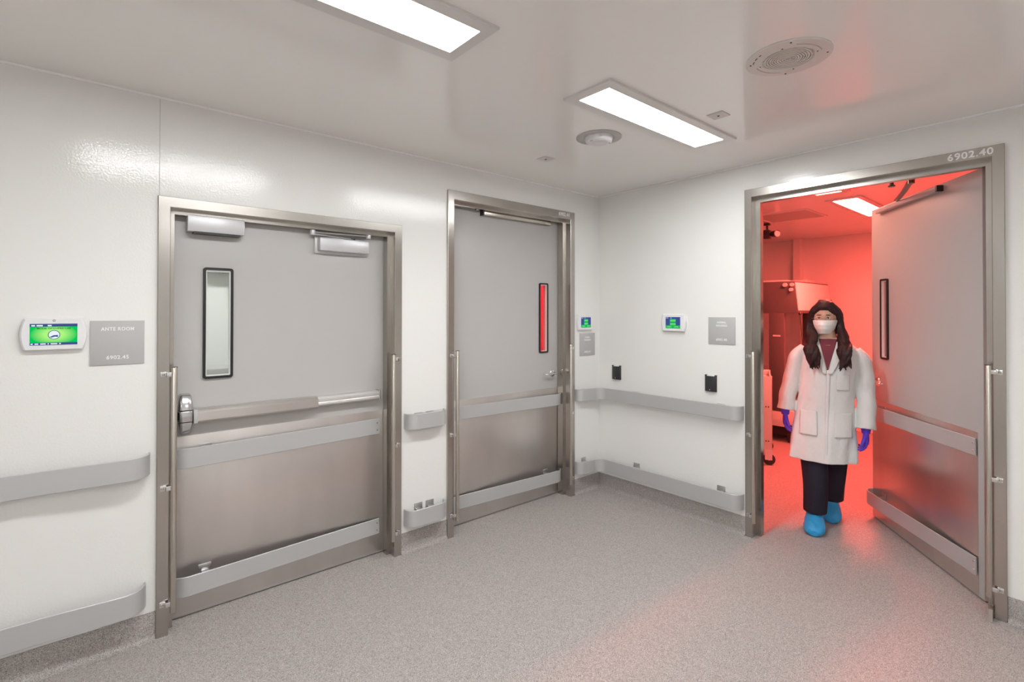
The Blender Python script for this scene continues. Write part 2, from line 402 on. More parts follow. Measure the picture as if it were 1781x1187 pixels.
def ring_frame(x0, x1, z0, z1, y0, y1, wd, r=.012, n=5):
    """rounded rectangular ring"""
    def rr(a, b, c, d, rad):
        pts = []
        for cx, cz, a0 in ((b-rad, d-rad, 0), (a+rad, d-rad, 90), (a+rad, c+rad, 180), (b-rad, c+rad, 270)):
            for i in range(n+1): t = R(a0+90*i/n); pts.append((cx+rad*math.cos(t), cz+rad*math.sin(t)))
        return pts
    o = rr(x0, x1, z0, z1, r); i_ = rr(x0+wd, x1-wd, z0+wd, z1-wd, max(r-wd*.6, .002)); k = len(o); mb = MB()
    vs = [(p[0], y0, p[1]) for p in o] + [(p[0], y0, p[1]) for p in i_] + [(p[0], y1, p[1]) for p in o] + [(p[0], y1, p[1]) for p in i_]
    fs = []
    for a in range(k):
        b = (a+1) % k
        fs += [(a, b, k+b, k+a), (2*k+a, 2*k+b, 3*k+b, 3*k+a), (a, b, 2*k+b, 2*k+a), (k+a, k+b, 3*k+b, 3*k+a)]
    return mb.add(vs, fs)
def window(parent, sgn, win, w_out):
    u0, u1, z0, z1 = win; xa, xb = sorted((u0*sgn, u1*sgn))
    fr = ring_frame(xa-.012, xb+.012, z0-.012, z1+.012, -.012, .004, w_out, .014).build('window_gasket', 'black', parent)
    ring_frame(xa-.001, xb+.001, z0-.001, z1+.001, -.006, .012, .008, .006).build('window_bead', 'gasketinner', parent)
    box(xa, xb, .020, .026, z0, z1).build('window_glass', 'glass', parent)
def rail_path(w, sgn, off0, off1, r=.085):
    """from the hinge end to the free edge, returning to the leaf with a curve"""
    pts = [(sgn*.045, -off0)]
    x1 = w - .006 - r
    for i in range(1, 9): u = .045 + (x1-.045)*i/8; pts.append((sgn*u, -(off0+(off1-off0)*i/8)))
    for i in range(1, 11):
        a = PI/2*i/10; pts.append((sgn*(x1+r*math.sin(a)), -(off1 - (off1-.002)*(1-math.cos(a)))))
    return pts
def leaf_rails(t, w, sgn, zs, off0=.012, off1=.074):
    for z0, z1 in zs:
        rl = MB().strip(rail_path(w, sgn, off0, off1), z0, z1, .007).build('bumper_rail', 'rail', t, smooth=40)
        for zz in (z0+.028, z1-.028):
            MB().lathe([(.0001, -.003), (.004, -.0025), (.0055, 0)], (sgn*.062, -off0-.0045, zz), 12, 'y').build('screw', 'bar', rl)
        k = MB()
        for u in (w-.17,):
            xa = sgn*u
            k.box(xa-.018, xa+.018, -off1+.012, -.003, z1-.034, z1-.018); k.box(xa-.03, xa+.03, -.006, -.003, z1-.03, z1+(.016 if z1 < .5 else 0))
        k.build('rail_bracket', 'railcap', rl, bevel=.0015)

# door 1 : panic bar, swings away, hinge on the right
d1 = thing('door_1', 'wide grey door with long panic bar and clear narrow window, left of the two closed doors', 'door', (-2.107, .106, 0), A_ROT, kind='structure')
W1 = (.934, 1.056, 1.262, 1.842)   # from the hinge
leaf_slab(1.226, 2.132, -1, W1).build('leaf', 'door', d1, bevel=.0015)
window(d1, -1, W1, .013)
box(-1.212, -.018, -.0025, 0, .016, .955).build('kick_plate', 'plate', d1, bevel=.001)
leaf_rails(d1, 1.222, -1, ((.137, .240), (.800, .904)))
# exit device
pb = MB(); pb.prism([(-.064, 1.030), (-.072, 1.040), (-.072, 1.083), (-.060, 1.098), (-.012, 1.098), (-.012, 1.030)], -1.118, -.470, 'x')
ed = thing('exit_device', None, None); ed.parent = d1; ed.name = 'exit_device'
C.objects.unlink(ed); bpy.data.objects.remove(ed)
M['pushbar'] = mat('satin_push_bar', (0.76, 0.73, 0.70), 0.28, 1.0)
ed = pb.build('push_bar', 'pushbar', d1, bevel=.003)
M['barbright'] = mat('polished_rail', (0.74, 0.73, 0.71), 0.35, 0.6)
box(-1.118, -1.098, -.0735, -.012, 1.0285, 1.0995).build('bar_end_band', 'rail', ed, bevel=.002)
eb = MB().prism([(-.046, 1.036), (-.054, 1.046), (-.054, 1.058), (-.049, 1.063), (-.054, 1.068), (-.054, 1.082), (-.044, 1.094), (-.0, 1.094), (-.0, 1.036)], -.470, -.066, 'x').build('bar_housing', 'barbright', d1, bevel=.0015)
box(-.066, -.056, -.056, 0, 1.034, 1.098).build('bar_end_cap', 'bar', eb, bevel=.002)
hx = -1.150
def head_ring(z, hw, y1): return [Vector((hx+a*hw, b, z)) for a, b in ((-1, 0), (-1, y1*.6), (-.8, y1*.93), (-.5, y1), (.5, y1), (.8, y1*.93), (1, y1*.6), (1, 0))]
M['casting'] = mat('cast_chrome', (0.66, 0.67, 0.68), 0.2, 1.0)
hd = MB().loft([head_ring(.965, .020, -.022), head_ring(.975, .026, -.040), head_ring(1.036, .034, -.066)]).build('latch_case_lower', 'casting', d1, bevel=.002, smooth=50)
MB().loft([head_ring(1.040, .037, -.074), head_ring(1.096, .037, -.074)]).build('latch_case', 'casting', d1, bevel=.004, smooth=50)
MB().loft([head_ring(1.100, .035, -.068), head_ring(1.170, .028, -.045), head_ring(1.182, .020, -.028)]).build('latch_case_upper', 'casting', d1, bevel=.002, smooth=50)
box(hx-.052, hx-.030, -.035, -.004, 1.045, 1.090).build('latch_bolt', 'black', d1, bevel=.002)
# operator box and surface closer
opb = box(-1.150, -.880, -.070, -.0, 2.036, 2.120).build('operator_box', 'closer', d1, bevel=.004)
box(-1.120, -.900, -.060, -.006, 2.028, 2.036).build('box_plate', 'dark', opb)
clb = box(-.460, -.140, -.060, -.004, 1.990, 2.072).build('closer_body', 'closer', d1, bevel=.008)
box(-.475, -.130, -.012, 0, 1.975, 2.082).build('closer_back_plate', 'closer', clb, bevel=.002)
ar = MB(); ar.tube([(-.500, -.045, 2.098), (-.135, -.045, 2.106)], [(.004, .010)]*2, 8, side=(0, 0, 1)); ar.tube([(-.500, -.040, 2.090), (-.24, -.034, 2.076)], [(.004, .010)]*2, 8, side=(0, 0, 1))
a_ = ar.build('closer_arm', 'closer', clb)
MB().cyl((-.500, -.045, 2.080), (-.500, -.045, 2.112), .016, 14).build('arm_joint', 'closer', a_, bevel=.002)
MB().cyl((-.140, -.045, 2.090), (-.140, -.045, 2.118), .016, 14).build('arm_joint', 'closer', a_, bevel=.002)
MB().cyl((-.24, -.032, 2.066), (-.24, -.032, 2.086), .013, 14).build('arm_joint', 'dark', a_, bevel=.001)

def lever(t, x, z, sgn):
    r = MB().lathe([(.0001, -.014), (.022, -.013), (.030, -.008), (.033, 0)], (x, 0, z), 24, 'y').build('lever_handle', 'chrome', t, smooth=50)
    l = MB().cyl((x, -.013, z), (x, -.050, z), .010, 14)
    l.tube([(x, -.050, z), (x - sgn*.03, -.053, z+.001), (x - sgn*.11, -.050, z), (x - sgn*.122, -.035, z), (x-sgn*.122, -.018, z)], [(.008, .011), (.008, .010), (.006, .009), (.006, .009), (.005, .008)], 10, side=(0, 0, 1))
    l.build('lever_grip', 'chrome', r, smooth=50)
    return r
# door 2 : tall, hinge on the left
d2 = thing('door_2', 'tall closed grey door with narrow red window and lever, nearest the room corner', 'door', (-1.622, .128, 0), A_ROT, kind='structure')
W2 = (.985, 1.067, 1.272, 1.856)
leaf_slab(1.221, 2.424, 1, W2).build('leaf', 'door', d2, bevel=.0015)
window(d2, 1, W2, .013)
box(.018, 1.208, -.0025, 0, .016, .945).build('kick_plate', 'plate', d2, bevel=.001)
leaf_rails(d2, 1.217, 1, ((.125, .228), (.800, .900)))
lever(d2, 1.135, 1.075, 1)
# door 3 : same leaf, hinge on the right, standing open into the red room
d3 = thing('door_3', 'grey door leaf with narrow dark window standing open into the red room', 'door', (.147, -2.625, 0), R(-141.4), kind='structure')
leaf_slab(1.221, 2.424, -1, W2).build('leaf', 'door', d3, bevel=.0015)
window(d3, -1, W2, .013)
box(-1.208, -.045, -.0025, 0, .016, .935).build('kick_plate', 'plate', d3, bevel=.001)
leaf_rails(d3, 1.217, -1, ((.125, .228), (.800, .900)))
lever(d3, -1.135, 1.075, -1)
for t, sg in ((d2, 1), (d3, -1)):
    xa, xb = sorted((sg*.35, sg*1.09))
    tr = MB().prism([(-.036, 2.378), (-.036, 2.400), (-.030, 2.408), (-.0, 2.408), (-.0, 2.374), (-.030, 2.374)], xa, xb, 'x').build('closer_track', 'closer' if sg < 0 else 'bar', t, bevel=.001)
    box(min(sg*.335, sg*.35), max(sg*.335, sg*.35), -.038, 0, 2.372, 2.410).build('track_end_cap', 'black', tr)
# arm of door 2 folded parallel to the header, arm of door 3 reaching the header
ah = MB(); ah.box(.262, 1.02, -.052, -.036, 2.409, 2.424)
a2 = ah.build('closer_arm', 'arm', d2, bevel=.003)
MB().cyl((.275, -.044, 2.398), (.275, -.044, 2.422), .015, 14).build('arm_joint', 'arm', a2)
p_leaf = Vector((.147, -2.625, 0)) + Vector((.7815, .624, 0))*.80 + Vector((-.624, .7815, 0))*.03
loc3 = (Matrix.Translation((.147, -2.625, 0)) @ Matrix.Rotation(R(-141.4), 4, 'Z')).inverted()
def L3(p): return loc3 @ Vector(p)
ah = MB(); ah.tube([L3((p_leaf.x, p_leaf.y, 2.415)), L3((.50, -2.20, 2.425)), L3((.19, -2.30, 2.430))], [(.008, .018)]*3, 8, side=(0, 0, 1))
a3 = ah.build('closer_arm', 'arm', d3)
MB().cyl(L3((.19, -2.30, 2.405)), L3((.19, -2.30, 2.445)), .017, 14).build('arm_joint', 'arm', a3)
k = MB(); k.box(.158, .20, -2.36, -2.18, 2.44, 2.452)
k2 = MB(); vs = [L3(v) for v in k.v]; k2.add(vs, k.f); k2.cyl(L3((.185, -2.20, 2.405)), L3((.185, -2.20, 2.445)), .012, 12); k2.cyl(L3((.185, -2.20, 2.402)), L3((.185, -2.20, 2.410)), .020, 12)
k2.build('arm_bracket', 'arm', d3)
# ------------------------------------------------------------------ wall rails
OFF = .070
def arc(cx, cy, r, a0, a1, n=10): return [(cx+r*math.cos(R(a0+(a1-a0)*i/n)), cy+r*math.sin(R(a0+(a1-a0)*i/n))) for i in range(n+1)]
def wall_rail(name, path, z0, z1, brackets, label, group):
    t = thing(name, label, 'handrail', (path[0][0], path[0][1], z0), group=group)
    lp = [(p[0]-path[0][0], p[1]-path[0][1]) for p in path]
    MB().strip(lp, 0, z1-z0, .008).build('rail_band', 'rail', t, smooth=40)
    for bx_, by_, ax in brackets:
        k = MB(); x, y = bx_-path[0][0], by_-path[0][1]; h = z1-z0; up = .018 if z0 < .5 else -.006; lo = .015 if z0 < .5 else -.012
        if ax == 'A':
            k.box(x-.032, x+.032, -.004-path[0][1], -path[0][1], lo, h+up); k.box(x-.022, x+.022, -OFF+.004-path[0][1], -.004-path[0][1], h-.028, h-.018)
        else:
            k.box(-.004-path[0][0], -path[0][0], y-.032, y+.032, lo, h+up); k.box(-OFF+.004-path[0][0], -.004-path[0][0], y-.022, y+.022, h-.028, h-.018)
        k.build('wall_bracket', 'railcap', t, bevel=.0012)
    return t
def endcap_L(x, r=.068): return [(p[0], p[1]) for p in arc(x+r, 0, r, 180, 270)]      # leaves the wall, heading right
def endcap_R(x, r=.068): return [(p[0], p[1]) for p in arc(x-r, 0, r, 270, 360)]
YF = -.004
def sh(ps): return [(x, y*(OFF)/.068 + YF) for x, y in ps]
for z0, z1, nm, wh, xe in ((.818, .922, 'handrail', 'upper', -3.418), (.180, .290, 'bumper_rail', 'lower', -3.432)):
    wall_rail(nm, [(-6.2, -OFF+YF), (-4.5, -OFF+YF), (-3.8, -OFF+YF)] + sh(endcap_R(xe, .09)) , z0, z1, [(-4.1, 0, 'A'), (-5.2, 0, 'A')], f'{wh} long grey wall rail running out of the left edge of the photo', 'wall rails')
for z0, z1, nm, wh in ((.828, .932, 'handrail', 'upper'), (.180, .292, 'bumper_rail', 'lower')):
    wall_rail(nm, sh(endcap_L(-2.018) + endcap_R(-1.708)), z0, z1, [(-1.91, 0, 'A'), (-1.82, 0, 'A')], f'{wh} short curved-end grey wall rail between the two closed doors', 'wall rails')
    cor = sh(endcap_L(-.330, .060))
    rr = .085
    xx = -(OFF-YF)
    cor += arc(xx-rr, xx-rr, rr, 90, 0)
    # run along wall B then end curve
    ye = -1.350
    cor += [(xx, -.6), (xx, -1.1)] + [(x, y) for x, y in [(-(OFF*math.cos(R(a)))+YF, ye+.068-.068*math.sin(R(a))) for a in range(0, 91, 9)]]
    wall_rail(nm, cor, z0, z1, [(-.215, 0, 'A'), (0, -.42, 'B'), (0, -1.18, 'B')], f'{wh} grey rail turning the room corner below the wall screen', 'wall rails')

# ------------------------------------------------------------------ wall screens, signs, readers
def monitor(loc, rz, w, h, sw, shh, label, kind):
    t = thing('room_monitor', label, 'wall screen', loc, rz, group='wall screens')
    n = 10; hw, hh = w/2, h/2
    def outline(sc, bow):
        pts = []
        for i in range(n+1): a = -1+2*i/n; pts.append((a*(hw-.012)*sc, hh*sc))
        for i in range(1, n): a = 1-2*i/n; pts.append(((hw-.012+bow*(1-a*a)*.014)*sc+.0, a*hh*sc))
        for i in range(n+1): a = 1-2*i/n; pts.append((a*(hw-.012)*sc, -hh*sc))
        for i in range(1, n): a = -1+2*i/n; pts.append((-(hw-.012+bow*(1-a*a)*.014)*sc, a*hh*sc))
        return pts
    MB().loft([[Vector((x, y, z)) for x, z in outline(sc, 1)] for sc, y in ((1, 0), (1, -.016), (.975, -.024), (.93, -.028))]).build('housing', 'white', t, smooth=25)
    s0 = -.0285
    sx0, sx1, sz0, sz1 = -sw/2, sw/2, -shh/2, shh/2
    if kind == 'wide':
        g = box(sx0, sx1, s0-.0005, s0+.002, sz0, sz1).build('screen', 'scr_glow', t)
        box(sx0, sx1, s0-.0012, s0-.0004, sz1-.013, sz1).build('title_bar', 'scr_blue', g)
        box(sx0, sx1, s0-.0012, s0-.0004, sz0, sz0+.011).build('status_bar', 'scr_blue', g)
        for a, b in ((.005, .017), (.022, .042), (.058, .071)): box(sx0+a, sx0+b, s0-.0018, s0-.0011, sz1-.011, sz1-.005).build('title_mark', 'scr_white', g)
        for a, b in ((.003, .010), (.016, .028), (.034, .052), (.058, .062), (.068, .090), (.096, .102)): box(sx0+a, sx0+b, s0-.0018, s0-.0011, sz0+.003, sz0+.008).build('readout_mark', 'scr_white', g)
        text('screen_text', 'MODE: OCCUPIED LAB', .0095, 'scr_dark', g, 0, s0-.0013, sz1-.0205, .0003, 1.15)
        MB().lathe([(.0001, -.0012), (.0205, -.0012), (.0205, -.0002)], (0, s0, -.002), 28, 'y').build('round_icon', 'scr_blue', g)
        ic = MB().lathe([(.0001, -.0018), (.0180, -.0018), (.0180, -.0012)], (0, s0, -.002), 28, 'y').build('icon_face', 'scr_white', g)
        MB().prism([(-.015, -.012), (-.002, -.004), (.013, -.003), (.013, -.012), (.004, -.010), (-.008, -.014)], s0-.0024, s0-.0018, 'y').build('icon_shape', 'scr_blue', g)
        MB().lathe([(.0001, -.0295), (.006, -.029), (.0065, -.026)], (0, 0, hh*.86), 12, 'y').build('sensor_dot', 'greyring', t)
    else:
        g = box(sx0, sx1, s0-.0005, s0+.002, sz0, sz1).build('screen', 'scr_blue', t)
        for q in ((-sw*.2, sw*.2, .004, .030), (-sw*.2, sw*.2, -.022, .001), (sx0+.002, -.002, sz0+.002, sz0+.024), (.002, sx1-.002, sz0+.002, sz0+.024)):
            box(q[0], q[1], s0-.0012, s0-.0004, q[2], q[3]).build('green_field', 'scr_green', g)
        for j, zc in enumerate((.017, -.011)):
            for i in range(5): xx_ = -sw*.15 + i*sw*.072; box(xx_, xx_+sw*.045, s0-.0018, s0-.0011, zc-.006, zc+.006).build('readout_mark', 'scr_pale', g)
        for cx in (-sw*.25, sw*.25):
            for i in range(5): xx_ = cx - sw*.13 + i*sw*.055; box(xx_, xx_+sw*.032, s0-.0018, s0-.0011, sz0+.009, sz0+.017).build('readout_mark', 'scr_pale', g)
        for a in (.03, .13, .36): box(sx0+sw*a, sx0+sw*(a+.05), s0-.0018, s0-.0011, sz1-.010, sz1-.005).build('title_mark', 'scr_white', g)
    return t
monitor((-3.769, 0, 1.512), A_ROT, .222, .142, .158, .094, 'wide white wall screen glowing green beside the ANTE ROOM sign', 'wide')
monitor((-.212, 0, 1.523), A_ROT, .205, .140, .130, .092, 'small white wall screen above the sign next to the tall closed door', 'small')
monitor((0, -.790, 1.530), B_ROT, .215, .140, .132, .092, 'small white wall screen alone on the wall between corner and doorway', 'small')
def sign(loc, rz, w, h, lines, num, label):
    t = thing('room_sign', label, 'sign', loc, rz, group='room signs')
    box(-w/2, w/2, -.006, 0, -h/2, h/2).build('plate', 'sign', t, bevel=.001)
    z = h/2 - .040
    for s, sz in lines:
        text('sign_text', s, sz, 'letter', t, 0, -.0064, z, .0004, .86, 1.12); z -= .024
    text('sign_number', num, .024, 'letter', t, 0, -.0064, -h/2+.034, .0004, 1.0, 1.12)
sign((-3.543, 0, 1.466), A_ROT, .206, .209, [('ANTE ROOM', .023)], '6902.45', 'grey sign reading ANTE ROOM 6902.45 left of the panic-bar door')
sign((-.166, 0, 1.324), A_ROT, .206, .206, [('ANIMAL', .021), ('HOUSING', .021)], '6902.41', 'grey sign below the small screen beside the tall closed door')
sign((0, -1.187, 1.475), B_ROT, .210, .204, [('ANIMAL', .021), ('HOUSING', .021)], '6902.40', 'grey room sign beside the frame of the open red doorway')
def reader(loc, rz, label):
    t = thing('card_reader', label, 'card reader', loc, rz, group='black card readers')
    n = 12; pts = [(-.046, 0)]
    for i in range(n+1): a = i/n; x = -.046 + .092*a; pts.append((x, -.014 - .010*math.sin(PI*a)))
    pts.append((.046, 0))
    MB().loft([[Vector((x, y, z)) for x, y in pts] for z in (-.060, .057)]).build('cover', 'dark', t, bevel=.002, smooth=40)
    box(-.030, .030, -.016, 0, .057, .063).build('back_plate', 'white', t, bevel=.001)
    for s in (-1, 1): box(min(s*.046, s*.032), max(s*.046, s*.032), -.015, 0, .056, .066).build('corner_tab', 'dark', t, bevel=.001)
    MB().lathe([(.0001, -.0275), (.0045, -.027), (.006, -.022)], (0, 0, -.046), 12, 'y').build('indicator', 'chrome', t)
reader((0, -.210, 1.073), B_ROT, 'small black card reader nearest the room corner above the rail')
reader((0, -1.103, 1.070), B_ROT, 'small black card reader under the room sign near the open doorway')

# ------------------------------------------------------------------ ceiling fixtures
def ceiling_light(x0, x1, y0, y1, m, label, tr=.055, ty=None):
    t = thing('ceiling_light', label, 'ceiling light', ((x0+x1)/2, (y0+y1)/2, CEIL), group='recessed ceiling lights')
    hx_, hy = (x1-x0)/2, (y1-y0)/2; ty = tr if ty is None else ty
    o = [(-hx_, -hy), (hx_, -hy), (hx_, hy), (-hx_, hy)]; i_ = [(-hx_+tr, -hy+ty), (hx_-tr, -hy+ty), (hx_-tr, hy-ty), (-hx_+tr, hy-ty)]
    rings = [[Vector((x, y, 0)) for x, y in o], [Vector((x, y, -.010)) for x, y in o], [Vector((x, y, -.013)) for x, y in [(a*.995, b*.98) for a, b in o]], [Vector((x, y, -.011)) for x, y in i_], [Vector((x, y, -.002)) for x, y in i_]]
    MB().loft(rings, cap=False).build('trim_frame', 'lampframe', t, smooth=20)
    MB().box(-hx_+tr, hx_-tr, -hy+ty, hy-ty, -.007, -.003).build('diffuser', m, t)
    return t
ceiling_light(-1.842, -.620, -1.600, -1.300, 'lamp', 'white recessed corridor light nearest the open doorway', .058, .056)
ceiling_light(-3.712, -2.492, -1.590, -1.270, 'lamp', 'white recessed corridor light cut off by the top of the photo', .048, .058)
ceiling_light(-3.0, -1.78, -4.30, -4.0, 'fillrear', 'added fill light panel behind the camera, right row', .05, .056)  # unseen panel added to lift the corridor brightness
ceiling_light(-6.45, -5.23, -3.40, -3.10, 'fillside', 'added fill light panel far left behind the camera', .05, .056)  # added out-of-view fill for the left end of the corridor
ceiling_light(-6.45, -5.23, -5.2, -4.9, 'fillrear', 'added fill light panel furthest behind the camera', .05, .056)  # another added fill panel, brightens the ceiling by bounce
ceiling_light(.20, 1.46, -1.620, -1.320, 'red1', 'bright ceiling light just inside the red room doorway', .055, .05)
ceiling_light(1.74, 2.98, -1.628, -1.325, 'red2', 'bright ceiling light deeper in the red room', .055, .05)
t = thing('ceiling_light', 'red light inside the room behind the tall closed door', 'ceiling light', (-.95, .62, CEIL), group='recessed ceiling lights')
box(-.30, .30, -.15, .15, -.010, 0).build('trim_frame', 'lampframe', t); box(-.27, .27, -.12, .12, -.013, -.010).build('diffuser', 'red3', t)
t = thing('ceiling_light', 'white light inside the ante room behind the left door', 'ceiling light', (-2.95, 1.15, CEIL), group='recessed ceiling lights')
box(-.40, .40, -.15, .15, -.010, 0).build('trim_frame', 'lampframe', t); box(-.37, .37, -.12, .12, -.013, -.010).build('diffuser', 'lampdim', t)
# speaker
sp = thing('ceiling_speaker', 'large round white loudspeaker cover in the ceiling', 'speaker', (-1.425, -2.205, CEIL))
MB().lathe([(.163, 0), (.163, -.003), (.158, -.006), (.100, -.008), (.097, -.005), (.097, -.002), (.0001, -.002)], (0, 0, 0), 64).build('cover_plate', 'offwhite', sp, smooth=25)
g = MB()
for r in [.011+.0095*i for i in range(9)]:
    g.lathe([(r-.0026, -.002), (r-.0026, -.0075), (r+.0026, -.0075), (r+.0026, -.002)], (0, 0, 0), 48)
for i in range(12):
    a = 2*PI*i/12; g.box(.006, .096, -.001, .001, -.006, -.002, Matrix.Rotation(a, 4, 'Z'))
g.build('grille', 'offwhite', sp, smooth=25)
for r, a0 in ((.143, 25), (.108, 10)):
    for i in range(4):
        a = R(a0+90*i); MB().lathe([(.0001, -.0092), (.003, -.009), (.004, -.006)], (r*math.cos(a), r*math.sin(a), 0), 10).build('screw', 'dark', sp)
for a0 in (35, 215):
    k = MB(); k.loft([[Vector((rr_*math.cos(R(a0+i*7)), rr_*math.sin(R(a0+i*7)), zz)) for rr_, zz in ((.121, -.0068), (.121, -.0088), (.125, -.0088), (.125, -.0068))] for i in range(10)])
    k.build('cover_slot', 'greyring', sp)
k = MB()
for i, (a, b) in enumerate(((118, 128), (134, 142), (148, 153))):
    k.loft([[Vector((rr_*math.cos(R(a+(b-a)*j/4)), rr_*math.sin(R(a+(b-a)*j/4)), zz)) for rr_, zz in ((.131, -.006), (.131, -.0082), (.1345, -.0082), (.1345, -.006))] for j in range(5)])
k.build('cover_marks', 'dark', sp)
# sensor dome
dt = thing('motion_sensor', 'round white dome sensor with grey ring in the ceiling', 'ceiling sensor', (-1.265, -1.050, CEIL))
MB().lathe([(.138, 0), (.138, -.004), (.132, -.006), (.090, -.004), (.086, 0)], (0, 0, 0), 56).build('trim_ring', 'greyring', dt, smooth=40)
MB().lathe([(.086, -.001), (.086, -.012), (.078, -.030), (.066, -.036), (.050, -.037), (.042, -.034), (.0001, -.036)], (0, 0, 0), 56).build('dome', 'white', dt, smooth=35)
box(-.072, -.062, -.01, .01, -.036, -.030).build('sensor_eye', 'greyring', dt); box(.04, .05, -.055, -.045, -.040, -.034).build('sensor_eye', 'greyring', dt)
for (x, y), lb in (((-1.050, -1.705), 'small square white ceiling plate beside the bright corridor light'), ((-1.210, -.530), 'small square white ceiling plate near the left wall and corner')):
    t = thing('ceiling_plate', lb, 'ceiling plate', (x, y, CEIL), group='square ceiling plates')
    box(-.045, .045, -.045, .045, -.005, 0).build('plate', 'offwhite' if y < -1 else 'offwhite', t, bevel=.0015)
    MB().lathe([(.0001, -.009), (.005, -.0085), (.006, -.004)], (0, 0, 0), 12).build('centre_pin', 'dark', t)

# ------------------------------------------------------------------ red room contents
t = thing('ceiling_diffuser', 'square flush air diffuser in the red-lit ceiling', 'air diffuser', (2.30, -.78, CEIL))
k = MB(); k.loft([[Vector((x*s_, y*s_, z)) for x, y in ((-.3, -.3), (.3, -.3), (.3, .3), (-.3, .3))] for s_, z in ((1, 0), (1, -.010), (.92, -.012), (.90, -.004))], cap=False); k.build('frame', 'lampframe', t)
k = MB()
k.box(-.28, .28, -.28, .28, -.004, -.001); k.build('perforated_face', 'greyring', t)
# dark double fixture under the ceiling
t = thing('spot_fixture', 'small dark twin-headed fixture hanging under the red ceiling', 'spotlight', (2.60, -.43, CEIL))
box(-.03, .03, -.03, .03, -.03, 0).build('mount', 'dark', t, bevel=.004)
MB().cyl((0, 0, -.03), (0, 0, -.10), .012, 10).build('stem', 'dark', t)
box(-.04, .04, -.035, .03, -.19, -.085).build('body', 'dark', t, bevel=.006)
k = MB().cyl((.0, -.035, -.135), (.0, -.06, -.135), .018, 12); k.cyl((.02, -.058, -.135), (-.02, -.125, -.14), .036, 20, .044); hd_ = k.build('lamp_head', 'dark', t)
MB().lathe([(.0001, 0), (.036, .002)], (0, 0, 0), 20, 'y').build('lens', 'gasketinner', hd_).matrix_local = Matrix.Translation((-.022, -.128, -.14)) @ Matrix.Rotation(R(-30), 4, 'Z')
# ventilated hood station
hx0, hx1 = 2.95, 4.10
h = thing('hood_station', 'large pale ventilated work hood on a centre post at the back of the red room', 'fume hood', ((hx0+hx1)/2, -.30, 0))
ox, oy = (hx0+hx1)/2, -.30
def P(poly): return [(y-oy, z) for y, z in poly]
MB().prism(P([(-.605, 2.00), (-.645, 1.605), (.06, 1.605), (.06, 2.00)]), hx0-ox, hx1-ox, 'x').build('hood_body', 'hoodpost', h, bevel=.008)
MB().prism(P([(-.612, 1.985), (-.650, 1.64), (-.640, 1.64), (-.602, 1.985)]), hx0-ox+.01, hx1-ox-.01, 'x').build('front_panel', 'panelwhite', h, bevel=.002)
box(hx0-ox+.12, hx0-ox+.75, -.16, .16, 2.0, 2.025).build('filter_housing', 'hood', h, bevel=.004)
box(hx0-ox+.55, hx0-ox+.85, -.24, .10, 2.0, 2.04).build('fan_cover', 'cart', h, bevel=.004)
for xx_ in (hx0-ox, hx1-ox-.05):
    p_ = box(xx_, xx_+.05, -.482-oy, -.300-oy, .38, 1.61).build('side_post', 'hoodpost', h, bevel=.004)
box(hx0-ox-.003, hx0-ox, -.44-oy, -.35-oy, 1.315, 1.335).build('post_label', 'cart', h)
box(hx0-ox, hx1-ox, -.60-oy, .02-oy, .20, .40).build('base_tub', 'hood', h, bevel=.006)
box(hx0-ox+.05, hx1-ox-.05, -.62-oy, .02-oy, .84, .88).build('work_surface', 'plate', h, bevel=.004)
MB().cyl((hx0-ox-.03, -.58-oy, 1.955), (hx0-ox, -.58-oy, 1.955), .022, 14).build('valve_knob', 'cart', h)
MB().cyl((hx0-ox-.03, -.50-oy, 1.955), (hx0-ox, -.50-oy, 1.955), .024, 14).build('valve_knob', 'cart', h)
MB().cyl((hx0-ox-.03, -.57-oy, 1.895), (hx0-ox, -.57-oy, 1.895), .022, 14).build('valve_knob', 'cart', h)
k = MB().lathe([(.0001, .02), (.014, .014), (.02, 0), (.014, -.014), (.0001, -.02)], (hx0-ox, -.665-oy, 1.605), 12)
kn = k.build('cord_knob', 'dark', h)
MB().tube([(hx0-ox, -.665-oy, 1.60), (hx0-ox+.003, -.675-oy, 1.45), (hx0-ox+.01, -.69-oy, 1.22)], .004, 6).build('cord', 'dark', kn)
for xx_ in (hx0-ox+.08, hx1-ox-.08):
    for yy in (-.24, .26):
        MB().lathe([(.02, -.018), (.055, -.018), (.06, -.01), (.06, .01), (.055, .018), (.02, .018)], (xx_, yy, .06), 20, 'x', True).build('caster', 'dark', h)
        box(xx_-.03, xx_+.03, yy-.03, yy+.03, .118, .205).build('caster_fork', 'dark', h)
box(hx0-ox+.15, hx1-ox-.15, -.20, .22, .06, .20).build('under_box', 'dark', h, bevel=.01)  # charcoal box filling the gap below the base tub

